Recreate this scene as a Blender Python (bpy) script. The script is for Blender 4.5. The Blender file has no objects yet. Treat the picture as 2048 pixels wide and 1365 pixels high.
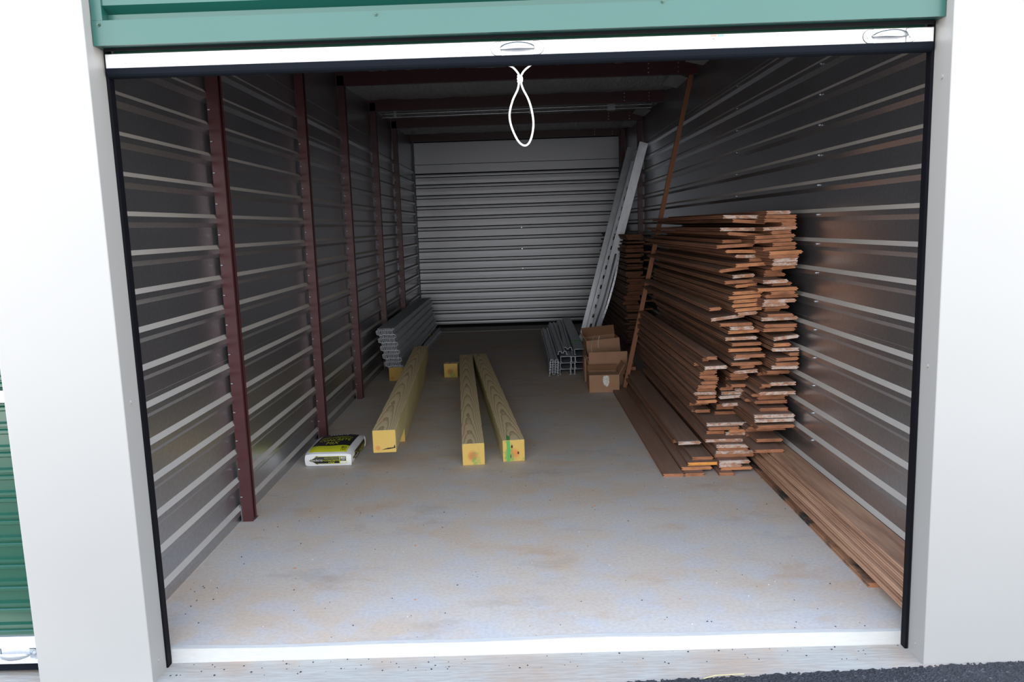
import bpy, bmesh, math, random
from mathutils import Vector, Matrix, Euler
random.seed(7)
sc = bpy.context.scene
COL = sc.collection
PI = math.pi

# ---------------------------------------------------------------- camera
cam_d = bpy.data.cameras.new('camera'); cam = bpy.data.objects.new('camera', cam_d); COL.objects.link(cam)
cam_d.sensor_width = 36.0; cam_d.lens = 1572.39 / 2048 * 36; cam_d.clip_start = 0.05; cam_d.clip_end = 200
def cam_axes(p, y, r):
    right = Vector((math.cos(y), -math.sin(y), 0)); fw = Vector((math.sin(y), math.cos(y), 0)); up = Vector((0, 0, 1))
    f2 = fw*math.cos(p) - up*math.sin(p); u2 = up*math.cos(p) + fw*math.sin(p)
    return right*math.cos(r) + u2*math.sin(r), -right*math.sin(r) + u2*math.cos(r), f2
rr, uu, ff = cam_axes(.144714, -.0113255, -.0323193)
cam.matrix_world = Matrix(((rr.x, uu.x, -ff.x, -.01725), (rr.y, uu.y, -ff.y, -2.61198), (rr.z, uu.z, -ff.z, 1.47951), (0, 0, 0, 1)))
sc.camera = cam

# ---------------------------------------------------------------- sky (bright hazy overcast, bluer overhead)
world = bpy.data.worlds.new('sky'); sc.world = world; world.use_nodes = True
wn = world.node_tree; wn.nodes.clear()
wo = wn.nodes.new('ShaderNodeOutputWorld'); bg = wn.nodes.new('ShaderNodeBackground')
tc = wn.nodes.new('ShaderNodeTexCoord'); sp = wn.nodes.new('ShaderNodeSeparateXYZ'); ra = wn.nodes.new('ShaderNodeValToRGB')
wn.links.new(tc.outputs['Generated'], sp.inputs[0]); wn.links.new(sp.outputs['Z'], ra.inputs[0])
e = ra.color_ramp.elements
e[0].position = 0.0; e[0].color = (1.0, .965, .925, 1)
e[1].position = 1.0; e[1].color = (.30, .44, .74, 1)
m_ = e.new(.35); m_.color = (.68, .73, .78, 1)
wn.links.new(ra.outputs[0], bg.inputs[0]); wn.links.new(bg.outputs[0], wo.inputs[0])
bg.inputs[1].default_value = 5.3
# a portal over the open doorway only steers the sky samples into the unit
pl = bpy.data.lights.new('doorway_portal', 'AREA'); pl.shape = 'RECTANGLE'; pl.size = 2.6; pl.size_y = 2.05
pl.cycles.is_portal = True
po = bpy.data.objects.new('doorway_portal', pl); po.location = (0, .02, .98); po.rotation_euler = (PI/2, 0, 0); COL.objects.link(po)
vs = sc.view_settings
vs.view_transform = 'Standard'; vs.look = 'None'; vs.exposure = 0.1; vs.gamma = 1.0; vs.use_curve_mapping = False
sc.cycles.max_bounces = 10; sc.cycles.diffuse_bounces = 6; sc.cycles.glossy_bounces = 5
sc.cycles.use_denoising = True

# ---------------------------------------------------------------- node helpers
class NT:
    def __init__(s, name):
        s.m = bpy.data.materials.new(name); s.m.use_nodes = True; s.t = s.m.node_tree; s.t.nodes.clear()
        s.out = s.n('OutputMaterial'); s.b = s.n('BsdfPrincipled'); s.l(s.b.outputs[0], s.out.inputs[0])
    def n(s, k, **kw):
        x = s.t.nodes.new('ShaderNode' + k)
        for a, v in kw.items(): setattr(x, a, v)
        return x
    def l(s, a, b): s.t.links.new(a, b)
    def set(s, **kw):
        for k, v in kw.items():
            i = s.b.inputs[k.replace('_', ' ')]
            if hasattr(v, 'links') or hasattr(v, 'is_linked'): s.l(v, i)
            else: i.default_value = (*v, 1) if isinstance(v, tuple) and len(v) == 3 else v
        return s
    def coords(s, scale=(1, 1, 1), kind='Object', rand=0, rot=(0, 0, 0), loc=(0, 0, 0)):
        t = s.n('TexCoord'); m = s.n('Mapping'); m.inputs['Scale'].default_value = scale
        m.inputs['Rotation'].default_value = rot; m.inputs['Location'].default_value = loc
        src = t.outputs[kind]
        if rand:
            oi = s.n('ObjectInfo'); mu = s.n('Math', operation='MULTIPLY'); mu.inputs[1].default_value = rand
            s.l(oi.outputs['Random'], mu.inputs[0]); ad = s.n('VectorMath', operation='ADD')
            s.l(src, ad.inputs[0]); s.l(mu.outputs[0], ad.inputs[1]); src = ad.outputs[0]
        s.l(src, m.inputs[0]); return m.outputs[0]
    def noise(s, vec, scale=5, detail=4, rough=.55, dist=0):
        n = s.n('TexNoise'); n.inputs['Scale'].default_value = scale; n.inputs['Detail'].default_value = detail
        n.inputs['Roughness'].default_value = rough; n.inputs['Distortion'].default_value = dist
        s.l(vec, n.inputs['Vector']); return n.outputs['Fac']
    def ramp(s, f, stops):
        r = s.n('ValToRGB'); el = r.color_ramp.elements
        while len(el) > 1: el.remove(el[-1])
        for i, (p, c) in enumerate(stops):
            x = el[0] if i == 0 else el.new(p)
            x.position = p; x.color = (*c, 1) if len(c) == 3 else c
        s.l(f, r.inputs[0]); return r.outputs[0]
    def mix(s, f, a, b, mode='MIX'):
        m = s.n('MixRGB', blend_type=mode)
        for i, v in ((0, f), (1, a), (2, b)):
            if hasattr(v, 'is_linked'): s.l(v, m.inputs[i])
            else: m.inputs[i].default_value = (*v, 1) if isinstance(v, tuple) and len(v) == 3 else v
        return m.outputs[0]
    def math(s, op, a, b=0.0):
        m = s.n('Math', operation=op)
        for i, v in ((0, a), (1, b)):
            if hasattr(v, 'is_linked'): s.l(v, m.inputs[i])
            else: m.inputs[i].default_value = v
        return m.outputs[0]
    def bump(s, h, strength=.3, dist=.01):
        b = s.n('Bump'); b.inputs['Strength'].default_value = strength; b.inputs['Distance'].default_value = dist
        s.l(h, b.inputs['Height']); s.l(b.outputs[0], s.b.inputs['Normal']); return s

def bw(v): return (v, v, v)
M = {}
def simple(name, col, rough=.5, metal=0, **kw):
    n = NT(name); n.set(Base_Color=col, Roughness=rough, Metallic=metal, **kw); M[name] = n.m; return n

# galvalume wall sheet
n = NT('galvalume'); v = n.coords((1, 1, 1)); f = n.noise(v, 60, 3); g = n.noise(v, 1.3, 3)
c = n.mix(g, (.40, .41, .44), (.48, .485, .51)); c = n.mix(n.ramp(f, [(.3, bw(0)), (.7, bw(1))]), c, n.mix(1.0, c, (1.18, 1.18, 1.18), 'MULTIPLY'))
geo = n.n('NewGeometry'); sx = n.n('SeparateXYZ'); n.l(geo.outputs['Normal'], sx.inputs[0])
dn = n.noise(n.coords((4, .6, 1)), 3, 4, .6)   # pale dust settled on the upward faces of the ribs
du = n.math('MULTIPLY', n.math('GREATER_THAN', sx.outputs['Z'], .3), n.ramp(dn, [(.25, bw(.72)), (.7, bw(.98))]))
c = n.mix(du, c, (.40, .37, .335)); n.set(Base_Color=c, Metallic=n.math('MULTIPLY', n.math('SUBTRACT', 1.0, du), .94), Roughness=n.mix(du, n.ramp(g, [(0, bw(.27)), (1, bw(.34))]), (.75, .75, .75))); M['galvalume'] = n.m
# right wall sheet: same metal, warmer
M['galvalume_door'] = simple('galvalume_door', (.40, .415, .45), .42, .55).m
simple('galvanised', (.5, .53, .57), .42, .75)
n = NT('galvanised'); v = n.coords((1, .35, 1), rand=7); f = n.noise(v, 25, 4)
n.set(Base_Color=n.mix(f, (.36, .39, .43), (.62, .65, .7)), Metallic=.7, Roughness=.42); M['galvanised'] = n.m
n = NT('deck_steel'); v = n.coords((1, .2, 1), rand=7); f = n.noise(v, 18, 4)
n.set(Base_Color=n.mix(f, (.45, .48, .53), (.68, .71, .76)), Metallic=.5, Roughness=.5); M['deck_steel'] = n.m
n = NT('bright_steel'); v = n.coords(); f = n.noise(v, 90, 2)
n.set(Base_Color=n.mix(f, (.82, .82, .86), (.95, .95, .97)), Metallic=.8, Roughness=.38); M['bright_steel'] = n.m
simple('zinc', (.55, .58, .62), .3, .9)
simple('red_primer', (.062, .017, .019), .42)
simple('black_rubber', (.006, .008, .012), .75, Specular_IOR_Level=.06)
simple('black_seal', (.004, .004, .006), .6, Specular_IOR_Level=.1)
n = NT('white_paint'); v = n.coords(); f = n.noise(v, 2.2, 3)
n.set(Base_Color=n.mix(f, (.295, .288, .272), (.312, .305, .29)), Roughness=.45); M['white_paint'] = n.m
n = NT('green_paint'); v = n.coords(); f = n.noise(v, 1.5, 2)
n.set(Base_Color=n.mix(f, (.008, .07, .056), (.011, .088, .071)), Roughness=.35, Coat_Weight=.25, Coat_Roughness=.2); n.b.inputs['Specular IOR Level'].default_value = .5
M['green_paint'] = n.m
n = NT('green_door'); n.set(Base_Color=(.005, .062, .036), Roughness=.35, Coat_Weight=.4, Coat_Roughness=.15); M['green_door'] = n.m

# concrete floor
n = NT('concrete'); v = n.coords((1, 1, 1)); vy = n.coords((.8, 1.6, 1))
big = n.noise(vy, 1.1, 6, .62, .4); mid = n.noise(v, 5, 6, .6); fine = n.noise(v, 70, 3)
c = n.mix(n.ramp(big, [(.4, bw(0)), (.6, bw(1))]), (.56, .505, .445), (.56, .44, .335))
c = n.mix(n.ramp(mid, [(.46, bw(0)), (.6, bw(.5))]), c, (.49, .50, .53))
st = n.noise(n.coords((1, 1.5, 1), loc=(4, 2, 0)), 2.3, 7, .7); c = n.mix(n.ramp(st, [(.56, bw(0)), (.68, bw(.45))]), c, (.50, .31, .19))
st2 = n.noise(n.coords((1, 2, 1), loc=(9, 5, 0)), 1.7, 7, .7); c = n.mix(n.ramp(st2, [(.56, bw(0)), (.68, bw(.4))]), c, (.32, .28, .24))
c = n.mix(n.ramp(fine, [(.3, bw(.25)), (.6, bw(0))]), c, (.25, .23, .2))
n.set(Base_Color=c, Roughness=.62); n.b.inputs['Specular IOR Level'].default_value = .35
n.bump(n.math('ADD', mid, n.math('MULTIPLY', fine, .3)), .15, .004); M['concrete'] = n.m
n = NT('concrete_rough'); v = n.coords((.4, 2.5, 2.5)); f = n.noise(v, 30, 5); b2 = n.noise(n.coords(), 2.2, 5, .65)
c = n.mix(n.ramp(b2, [(.45, bw(0)), (.65, bw(.8))]), (.38, .365, .325), (.38, .27, .19)); c = n.mix(n.ramp(f, [(.3, bw(.5)), (.6, bw(0))]), c, (.3, .27, .24))
n.set(Base_Color=c, Roughness=.85); n.bump(f, .5, .006); M['concrete_rough'] = n.m
n = NT('concrete_edge'); v = n.coords((.5, 2, 2)); f = n.noise(v, 40, 5); b2 = n.noise(n.coords(), 3, 4)
c = n.mix(b2, (.46, .455, .43), (.39, .38, .355)); c = n.mix(n.ramp(f, [(.3, bw(.35)), (.55, bw(0))]), c, (.5, .45, .4))
n.set(Base_Color=c, Roughness=.85); n.bump(f, .4, .004); M['concrete_edge'] = n.m
n = NT('asphalt'); v = n.coords(); vo = n.n('TexVoronoi'); vo.inputs['Scale'].default_value = 130; n.l(v, vo.inputs['Vector']); f = n.noise(v, 60, 5)
n.set(Base_Color=n.ramp(vo.outputs['Color'], [(0, (.012, .012, .015)), (.8, (.03, .03, .036)), (1, (.11, .11, .12))]), Roughness=.75); n.bump(vo.outputs['Distance'], 1, .006); M['asphalt'] = n.m

# ceiling blanket
n = NT('insulation_facing'); v = n.coords((7, 1.2, 3)); f = n.noise(v, 3.2, 5, .6, .6)
n.set(Base_Color=n.mix(f, (.36, .36, .36), (.5, .5, .5)), Roughness=.4); n.bump(f, .9, .05); M['insulation_facing'] = n.m

# old stained boards
def wood_old(name, paint=False):
    n = NT(name); v = n.coords((30, 1.1, 30), rand=60); g = n.noise(v, 1.6, 7, .62, .4)
    w = n.noise(n.coords((3, .8, 3), rand=30), 1.5, 4)
    c = n.ramp(g, [(.28, (.055, .023, .014)), (.5, (.16, .072, .042)), (.72, (.27, .125, .07))])
    oi = n.n('ObjectInfo'); c = n.mix(n.math('MULTIPLY', oi.outputs['Random'], .45), c, (.30, .13, .065))
    geo = n.n('NewGeometry'); sx = n.n('SeparateXYZ'); n.l(geo.outputs['Normal'], sx.inputs[0])
    dust = n.math('MULTIPLY', n.math('GREATER_THAN', sx.outputs['Z'], .5), n.ramp(w, [(.3, bw(.25)), (.7, bw(.6))]))
    c = n.mix(dust, c, (.34, .255, .215))
    if paint:
        t = n.n('TexCoord'); s2 = n.n('SeparateXYZ'); n.l(t.outputs['Object'], s2.inputs[0])
        pn = n.noise(n.coords((60, 20, 60), rand=9), 1.5, 5, .7)
        lim = n.math('MULTIPLY', pn, .06); c = n.mix(n.math('MULTIPLY', n.math('GREATER_THAN', lim, n.math('ADD', s2.outputs['Y'], .016)), .9), c, (.66, .62, .58))
    n.set(Base_Color=c, Roughness=.62); n.b.inputs['Specular IOR Level'].default_value = .3; n.bump(g, .25, .002); M[name] = n.m
wood_old('old_wood'); wood_old('old_wood_painted', True)
def wood_end(name, a, b, white=0.0, seedloc=0):
    n = NT(name); v = n.coords((1, 1, 3), rand=40); f = n.noise(v, 60, 6, .7); g = n.noise(v, 14, 3)
    c = n.mix(f, a, b); c = n.mix(n.ramp(g, [(.3, bw(.6)), (.55, bw(0))]), c, tuple(x*.45 for x in a))
    if white: c = n.mix(n.ramp(n.noise(n.coords((1, 1, 2.2), rand=70), 22, 6, .75), [(.5-white*.2, bw(0)), (.62-white*.2, bw(.8))]), c, (.60, .52, .47))
    n.set(Base_Color=c, Roughness=.8); n.bump(f, .5, .003); M[name] = n.m
wood_end('end_brown', (.27, .10, .045), (.46, .2, .10)); wood_end('end_orange', (.42, .16, .065), (.62, .28, .13))
wood_end('end_pale', (.36, .17, .10), (.5, .27, .17), .1); wood_end('end_white', (.34, .14, .07), (.5, .25, .14), .35)
wood_end('end_shaded', (.13, .05, .025), (.24, .10, .05)); wood_end('end_fresh', (.72, .27, .05), (.85, .38, .09))  # the dark ends have the far pile's shade put into their colour
n = NT('rotten_wood'); v = n.coords((14, 1.1, 14)); g = n.noise(v, 1.6, 7, .62, .4); r_ = n.noise(n.coords((1.2, 1, 1.2), loc=(0, .4, 0)), 3.2, 4, .6)
c = n.ramp(g, [(.28, (.12, .055, .03)), (.5, (.28, .14, .075)), (.72, (.38, .2, .11))]); c = n.mix(n.ramp(r_, [(.48, bw(0)), (.56, bw(1))]), c, (.035, .03, .028))
n.set(Base_Color=c, Roughness=.8); M['rotten_wood'] = n.m
n = NT('wall_wood'); v = n.coords((9, .55, 9), rand=60); g = n.noise(v, 2.0, 7, .62, .8)
c = n.ramp(g, [(.28, (.16, .08, .05)), (.45, (.34, .19, .12)), (.6, (.46, .28, .18)), (.75, (.56, .34, .21))])
n.set(Base_Color=c, Roughness=.6); n.bump(g, .25, .002); M['wall_wood'] = n.m
simple('batten_wood', (.22, .085, .035), .6)

# pressure treated posts
def treated(name, ox, oz, tx, tz, seed):
    n = NT(name); v = n.coords((1, 1, 1), rot=(tx, 0, tz), loc=(ox, 0, oz))
    wv = n.n('TexWave', wave_type='RINGS', rings_direction='Y', wave_profile='SAW'); wv.inputs['Scale'].default_value = 105
    wv.inputs['Distortion'].default_value = 4.5; wv.inputs['Detail'].default_value = 2; wv.inputs['Detail Scale'].default_value = .06
    n.l(v, wv.inputs['Vector'])
    c = n.ramp(wv.outputs['Fac'], [(0, (.80, .64, .38)), (.55, (.72, .57, .33)), (.88, (.42, .31, .16)), (1, (.76, .60, .35))])
    gr = n.noise(n.coords((2, .9, 2), loc=(seed, seed, 0)), 2.4, 4); geo = n.n('NewGeometry'); sx = n.n('SeparateXYZ'); n.l(geo.outputs['Normal'], sx.inputs[0])
    side = n.math('GREATER_THAN', n.math('ABSOLUTE', sx.outputs['X']), .5)
    c = n.mix(n.math('MULTIPLY', side, n.ramp(gr, [(.35, bw(.2)), (.7, bw(.75))])), c, (.34, .36, .10))
    n.set(Base_Color=c, Roughness=.65); n.bump(wv.outputs['Fac'], .12, .002); M[name] = n.m
treated('treated_wood', .02, .09, .008, .004, 1); treated('treated_wood_knotty', -.01, .10, .010, -.008, 5)
def treated_end(name, cx, cz, spot, green, pith=(.5, .13, .04)):
    n = NT(name); v = n.coords((1, 0, 1), loc=(-cx, 0, -cz))
    wv = n.n('TexWave', wave_type='RINGS', rings_direction='Y'); wv.inputs['Scale'].default_value = 40; wv.inputs['Distortion'].default_value = 1.2; wv.inputs['Detail Scale'].default_value = 3
    n.l(v, wv.inputs['Vector']); c = n.mix(wv.outputs['Fac'], (.52, .33, .07), (.66, .45, .13))
    ln = n.n('VectorMath', operation='LENGTH'); n.l(v, ln.inputs[0])
    c = n.mix(n.ramp(ln.outputs['Value'], [(0, bw(.85)), (spot, bw(.7)), (spot*1.9, bw(0))]), c, pith)
    gn = n.noise(n.coords(loc=(cx*9, 0, 3)), 14, 4, .6); c = n.mix(n.ramp(gn, [(.62-green, bw(0)), (.72-green, bw(.75))]), c, (.10, .33, .08))
    n.set(Base_Color=c, Roughness=.75); M[name] = n.m
treated_end('post_end_spot', -.005, .06, .02, .06); treated_end('post_end_knots', .0, .05, .022, .1, (.62, .2, .05)); treated_end('post_end_rings', -.04, .03, .01, -.2, (.55, .2, .05))
simple('knot_dark', (.10, .02, .008), .7); simple('crack_dark', (.03, .02, .01), .8); simple('green_stain', (.10, .36, .08), .7)
simple('green_tape', (.03, .42, .03), .5)

n = NT('cardboard'); v = n.coords((1, 1, 1), rand=9); f = n.noise(v, 9, 4)
n.set(Base_Color=n.mix(f, (.29, .155, .09), (.38, .215, .13)), Roughness=.75); M['cardboard'] = n.m
simple('cardboard_inside', (.2, .095, .05), .8)
n = NT('clear_tape'); f = n.noise(n.coords((1, 1, 4)), 60, 5, .8); n.set(Base_Color=n.ramp(f, [(.4, (.32, .24, .19)), (.55, (.8, .8, .8))]), Roughness=.3); M['clear_tape'] = n.m
simple('cord_white', (.82, .82, .8), .7); simple('string_white', (.6, .58, .54), .7)
n = NT('bag_paper'); f = n.noise(n.coords(), 12, 5); n.set(Base_Color=n.mix(f, (.74, .74, .76), (.82, .82, .83)), Roughness=.4); n.bump(f, .4, .01); M['bag_paper'] = n.m
simple('ink_black', (.013, .014, .017), .4); simple('ink_yellow', (.62, .63, .02), .42); simple('ink_white', (.8, .8, .8), .4)
simple('debris_dark', (.02, .018, .015), .9); simple('debris_light', (.7, .68, .62), .9); simple('debris_rust', (.4, .15, .06), .9)
simple('sticker_grey', (.45, .46, .5), .5); simple('sticker_red', (.75, .35, .3), .5); simple('sticker_green', (.25, .6, .45), .5); simple('sticker_blue', (.35, .6, .85), .5)
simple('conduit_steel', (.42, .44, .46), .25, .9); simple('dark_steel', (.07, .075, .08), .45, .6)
simple('straw', (.55, .45, .22), .8)

# ---------------------------------------------------------------- mesh helpers
class MB:
    def __init__(s): s.v = []; s.f = []; s.mi = []; s.sm = []
    def add(s, vs, fs, mi=0, smooth=False):
        o = len(s.v); s.v += [tuple(x) for x in vs]
        for f in fs: s.f.append(tuple(i+o for i in f)); s.mi.append(mi); s.sm.append(smooth)
        return s
    def box(s, x0, x1, y0, y1, z0, z1, mi=0, M_=None):
        v = [(x0, y0, z0), (x1, y0, z0), (x1, y1, z0), (x0, y1, z0), (x0, y0, z1), (x1, y0, z1), (x1, y1, z1), (x0, y1, z1)]
        if M_ is not None: v = [M_ @ Vector(p) for p in v]
        return s.add(v, [(3, 2, 1, 0), (4, 5, 6, 7), (0, 1, 5, 4), (1, 2, 6, 5), (2, 3, 7, 6), (3, 0, 4, 7)], mi)
    def extr(s, prof, y0, y1, mi=0, cap=None, closed=True, axis='Y', smooth=False):
        # prof: list of 2D pts (CCW seen from -axis); extruded along axis
        def P(a, b, t): return (a, t, b) if axis == 'Y' else ((t, a, b) if axis == 'X' else (a, b, t))
        k = len(prof); v = [P(a, b, y0) for a, b in prof] + [P(a, b, y1) for a, b in prof]
        fs = [(i, (i+1) % k, (i+1) % k + k, i+k) for i in range(k if closed else k-1)]
        s.add(v, [tuple(reversed(f)) for f in fs], mi, smooth)
        if closed:
            c = mi if cap is None else cap
            o = len(s.v) - 2*k
            s.f.append(tuple(o+i for i in range(k))); s.mi.append(c); s.sm.append(False)
            s.f.append(tuple(o+k+i for i in reversed(range(k)))); s.mi.append(c); s.sm.append(False)
        return s
    def tube(s, pts, r, n=8, mi=0, cap=True):
        pts = [Vector(p) for p in pts]; rings = []; pn = None
        for i, p in enumerate(pts):
            t = (pts[min(i+1, len(pts)-1)] - pts[max(i-1, 0)]).normalized()
            if pn is None: pn = t.orthogonal().normalized()
            pn = (pn - t*pn.dot(t)).normalized(); b = t.cross(pn)
            rings.append([p + (pn*math.cos(2*PI*j/n) + b*math.sin(2*PI*j/n))*r for j in range(n)])
        v = [q for R_ in rings for q in R_]; fs = []
        for i in range(len(pts)-1):
            for j in range(n): fs.append((i*n+j, i*n+(j+1) % n, (i+1)*n+(j+1) % n, (i+1)*n+j))
        s.add(v, fs, mi, True)
        if cap:
            s.add(rings[0], [tuple(reversed(range(n)))], mi); s.add(rings[-1], [tuple(range(n))], mi)
        return s
    def strip(s, prof, th, y0, y1, mi=0, axis='Y'):
        # open polyline profile given a thickness th (normal to the left), extruded
        P = [Vector(p) for p in prof]; off = []
        for i, p in enumerate(P):
            a = (P[i]-P[i-1]).normalized() if i else None; b = (P[i+1]-P[i]).normalized() if i < len(P)-1 else None
            na = Vector((-a.y, a.x)) if a else None; nb = Vector((-b.y, b.x)) if b else None
            nn = na if nb is None else nb if na is None else (na+nb).normalized()
            k = 1.0 if (na is None or nb is None) else 1/max(.35, nn.dot(na)); off.append(p + nn*th*k)
        return s.extr([tuple(p) for p in P] + [tuple(p) for p in reversed(off)], y0, y1, mi, axis=axis)
    def mesh(s, name, mats):
        me = bpy.data.meshes.new(name); me.from_pydata(s.v, [], s.f)
        for m in mats: me.materials.append(M[m] if isinstance(m, str) else m)
        for p, i, q in zip(me.polygons, s.mi, s.sm): p.material_index = i; p.use_smooth = q
        bm = bmesh.new(); bm.from_mesh(me); bmesh.ops.recalc_face_normals(bm, faces=bm.faces); bm.to_mesh(me); bm.free()
        me.update(); return me
    def build(s, name, mats, parent=None, loc=(0, 0, 0), rot=(0, 0, 0), bevel=0):
        if isinstance(mats, str): mats = [mats]
        return obj(name, s.mesh(name, mats), parent, loc, rot, bevel)
def obj(name, me, parent=None, loc=(0, 0, 0), rot=(0, 0, 0), bevel=0):
    o = bpy.data.objects.new(name, me); COL.objects.link(o); o.location = loc; o.rotation_euler = rot; o.parent = parent
    if bevel:
        b = o.modifiers.new('bevel', 'BEVEL'); b.width = bevel; b.segments = 2; b.limit_method = 'ANGLE'; b.angle_limit = .6
    return o
def empty(name, loc=(0, 0, 0), rot=(0, 0, 0), parent=None):
    o = bpy.data.objects.new(name, None); COL.objects.link(o); o.location = loc; o.rotation_euler = rot; o.parent = parent; o.empty_display_size = .1; return o
def tag(o, label=None, cat=None, group=None, kind=None):
    if label: o['label'] = label
    if cat: o['category'] = cat
    if group: o['group'] = group
    if kind: o['kind'] = kind
    return o
ORD = ['first', 'second', 'third', 'fourth', 'fifth', 'sixth', 'seventh', 'eighth', 'ninth', 'tenth']
def nth(i):
    if i <= 10: return ORD[i-1]
    return str(i) + ('th' if 10 < i % 100 < 14 else {1: 'st', 2: 'nd', 3: 'rd'}.get(i % 10, 'th'))

# ================================================================ SETTING
XL, XR = -1.515, 1.552      # pan planes of the two side walls
YB = 9.1                    # back door plane
fl = MB().box(XL-.06, XR+.06, .05, YB+.15, -.12, 0).build('floor', 'concrete')
tag(fl, 'stained grey concrete slab of the storage unit', 'floor', kind='structure')
# broom finished front edge and the lower ledge under the door
n_ = 60; mb = MB(); vs_ = []
for i in range(n_+1):
    x = -1.36 + 2.72*i/n_; w = .006*math.sin(x*3.1+.6) + .004*math.sin(x*8.3) + random.uniform(-.0015, .0015)
    vs_ += [(x, .062+w, .0015), (x, .042+w*.6, -.001), (x, .034, -.05), (x, .06, -.07)]
for i in range(n_): 
    a = i*4; mb.f += [(a+j, a+4+j, a+5+j, a+1+j) for j in range(3)]
mb.v = vs_; mb.mi = [0]*len(mb.f); mb.sm = [False]*len(mb.f)
tag(mb.build('trim_1', 'concrete_edge'), 'pale rough vertical front edge of the slab under the door', 'slab edge', kind='structure')
led = MB().box(-3.4, 3.4, -.33, .055, -.2, -.05).build('trim_2', 'concrete_rough')
tag(led, 'pale broom finished concrete ledge with orange dirt outside the door', 'ledge', kind='structure')
# asphalt, with a ragged front edge lapping over the ledge
mb = MB(); N = 700; top = []; far = []
for i in range(N+1):
    x = -4 + 8*i/N; y = -.177 + .046*x + .004*math.sin(x*41) + random.uniform(-.004, .004) + .003*math.sin(x*133)
    if x < .32: y -= (.32-x)*.06
    top.append((x, y, -.047+random.uniform(-.002, .002))); far.append((x, -12, -.047))
mb.v = top + far + [(x, y+.004, -.06) for x, y, z in top]
mb.f = [(i, i+1, i+1+N+1, i+N+1) for i in range(N)] + [(i, i+1, i+1+2*(N+1), i+2*(N+1)) for i in range(N)]
mb.mi = [0]*len(mb.f); mb.sm = [False]*len(mb.f)
tag(mb.build('ground', 'asphalt'), 'black coarse asphalt in front of the concrete ledge', 'asphalt', kind='structure')
mb = MB()
for i in range(900):
    x = random.uniform(.2, 2.1); y = -.177+.046*x - abs(random.gauss(0, .035)) + .004; s = random.uniform(.0025, .006)
    if x < .32: continue
    z = -.048; k = random.random()*6
    mb.add([(x+s*math.cos(k+a), y+s*math.sin(k+a), z) for a in (0, 1.6, 3.1, 4.7)] + [(x, y, z+s*random.uniform(.6, 1.2))], [(0, 1, 4), (1, 2, 4), (2, 3, 4), (3, 0, 4)])
tag(mb.build('asphalt_gravel', 'asphalt'), 'loose black grains along the ragged asphalt edge', 'gravel', kind='stuff')
tag(MB().tube([(.56, -.165, -.04), (.60, -.157, -.035), (.70, -.15, -.036)], .0016, 5).build('straw', 'straw'), 'dry straw stalk lying on the asphalt edge', 'straw')

# ---- side walls: lapped sheets with raised ribs every 15 cm
PITCH = .1497
def sheet_profile(z0, ribs, side, top_extra, lap):
    # returns list of (x offset toward room, z)
    p = [(0, z0)]
    for r in ribs: p += [(0, r-.033), (.017, r-.012), (.017, r+.011), (0, r+.030)]
    p += [(0, top_extra)]
    return p
def side_wall(name, X, sgn, z_anchor, label):
    w = tag(empty(name, (X, 0, 0)), label, 'wall', kind='structure')
    k0 = math.ceil((.03-z_anchor)/PITCH); zs = [z_anchor + k*PITCH for k in range(k0, 40) if z_anchor+k*PITCH < 2.42]
    groups = [zs[0:6], zs[6:11], zs[11:]]; lo = 0.0
    for gi, g in enumerate(groups):
        hi = (g[-1]+.05) if gi < 2 else 2.46
        pr = sheet_profile(lo, g, sgn, hi, 0); off = -.0015*gi
        P = [(sgn*(a+.0015*(2-gi)), b) for a, b in pr]
        MB().strip(P, .004*(-sgn)*-1, .0, 9.3).build('metal_sheet', 'galvalume', w)
        lo = hi - .014
    # flat head sheet above the ribs
    MB().box(0, .004*sgn, .1, 9.3, 2.44, 2.84).build('metal_sheet', 'galvalume', w)
    MB().box(-.06*sgn, -.035*sgn, .08, 9.4, -.1, 3.0).build('light_blocker', 'dark_steel', w)  # unseen board added behind the sheets to block stray light
    # base angle along the floor
    MB().box(0, .006*sgn, .1, 9.2, 0, .03).build('base_angle', 'galvalume', w)
    return w, zs
wl, zl = side_wall('wall_left', XL, 1, 1.255, 'ribbed galvanised metal wall with dark red posts on the left')
wr, zr = side_wall('wall_right', XR, -1, 1.19, 'ribbed galvanised metal wall with screw rows behind the board piles')
screw_me = MB().tube([(0, 0, 0), (.003, 0, 0)], .0085, 10).tube([(.003, 0, 0), (.009, 0, 0)], .0045, 6).mesh('screw', ['zinc'])
for y in (1.50, 3.02):
    for z in zr:
        s = obj('screw', screw_me, wr, (-.0195, y, z), (0, 0, PI)); s.rotation_euler = (random.uniform(-.1, .1), 0, PI)
# posts (C sections, open side to the room)
POSTS = [1.30, 2.90, 4.24, 5.72, 7.15]
def cpost(y, par, sgn, h=2.78, d=.062):
    x0, x1 = .017*sgn, .074*sgn; t = .003*sgn
    p = [(x1, y+.016), (x1, y), (x0, y), (x0, y+d), (x1, y+d), (x1, y+d-.016), (x1-t, y+d-.016), (x1-t, y+d-.003), (x0+t, y+d-.003), (x0+t, y+.003), (x1-t, y+.003), (x1-t, y+.016)]
    o = MB().extr(p, 0.0, h, axis='Z').build('steel_post', 'red_primer', par); return o
for y in POSTS:
    p = cpost(y, wl, 1)
    b = MB().box(.019, .021, y-.012, y+.0, .0, .09).box(.03, .08, y+.02, y+.075, 0, .004).build('foot_clip', 'zinc', wl)
    for z in zl[0::1]:
        if z < 2.3: obj('screw', screw_me, wl, (.024, y-.010, z-.07), (0, 0, 0), ).scale = (1, .5, .5)
for y in (7.2, 8.75): cpost(y, wr, -1)
for o in wr.children:
    if o.name.startswith('steel_post'): o['label'] = 'dark red steel post half hidden behind the leaning rails'

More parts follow.
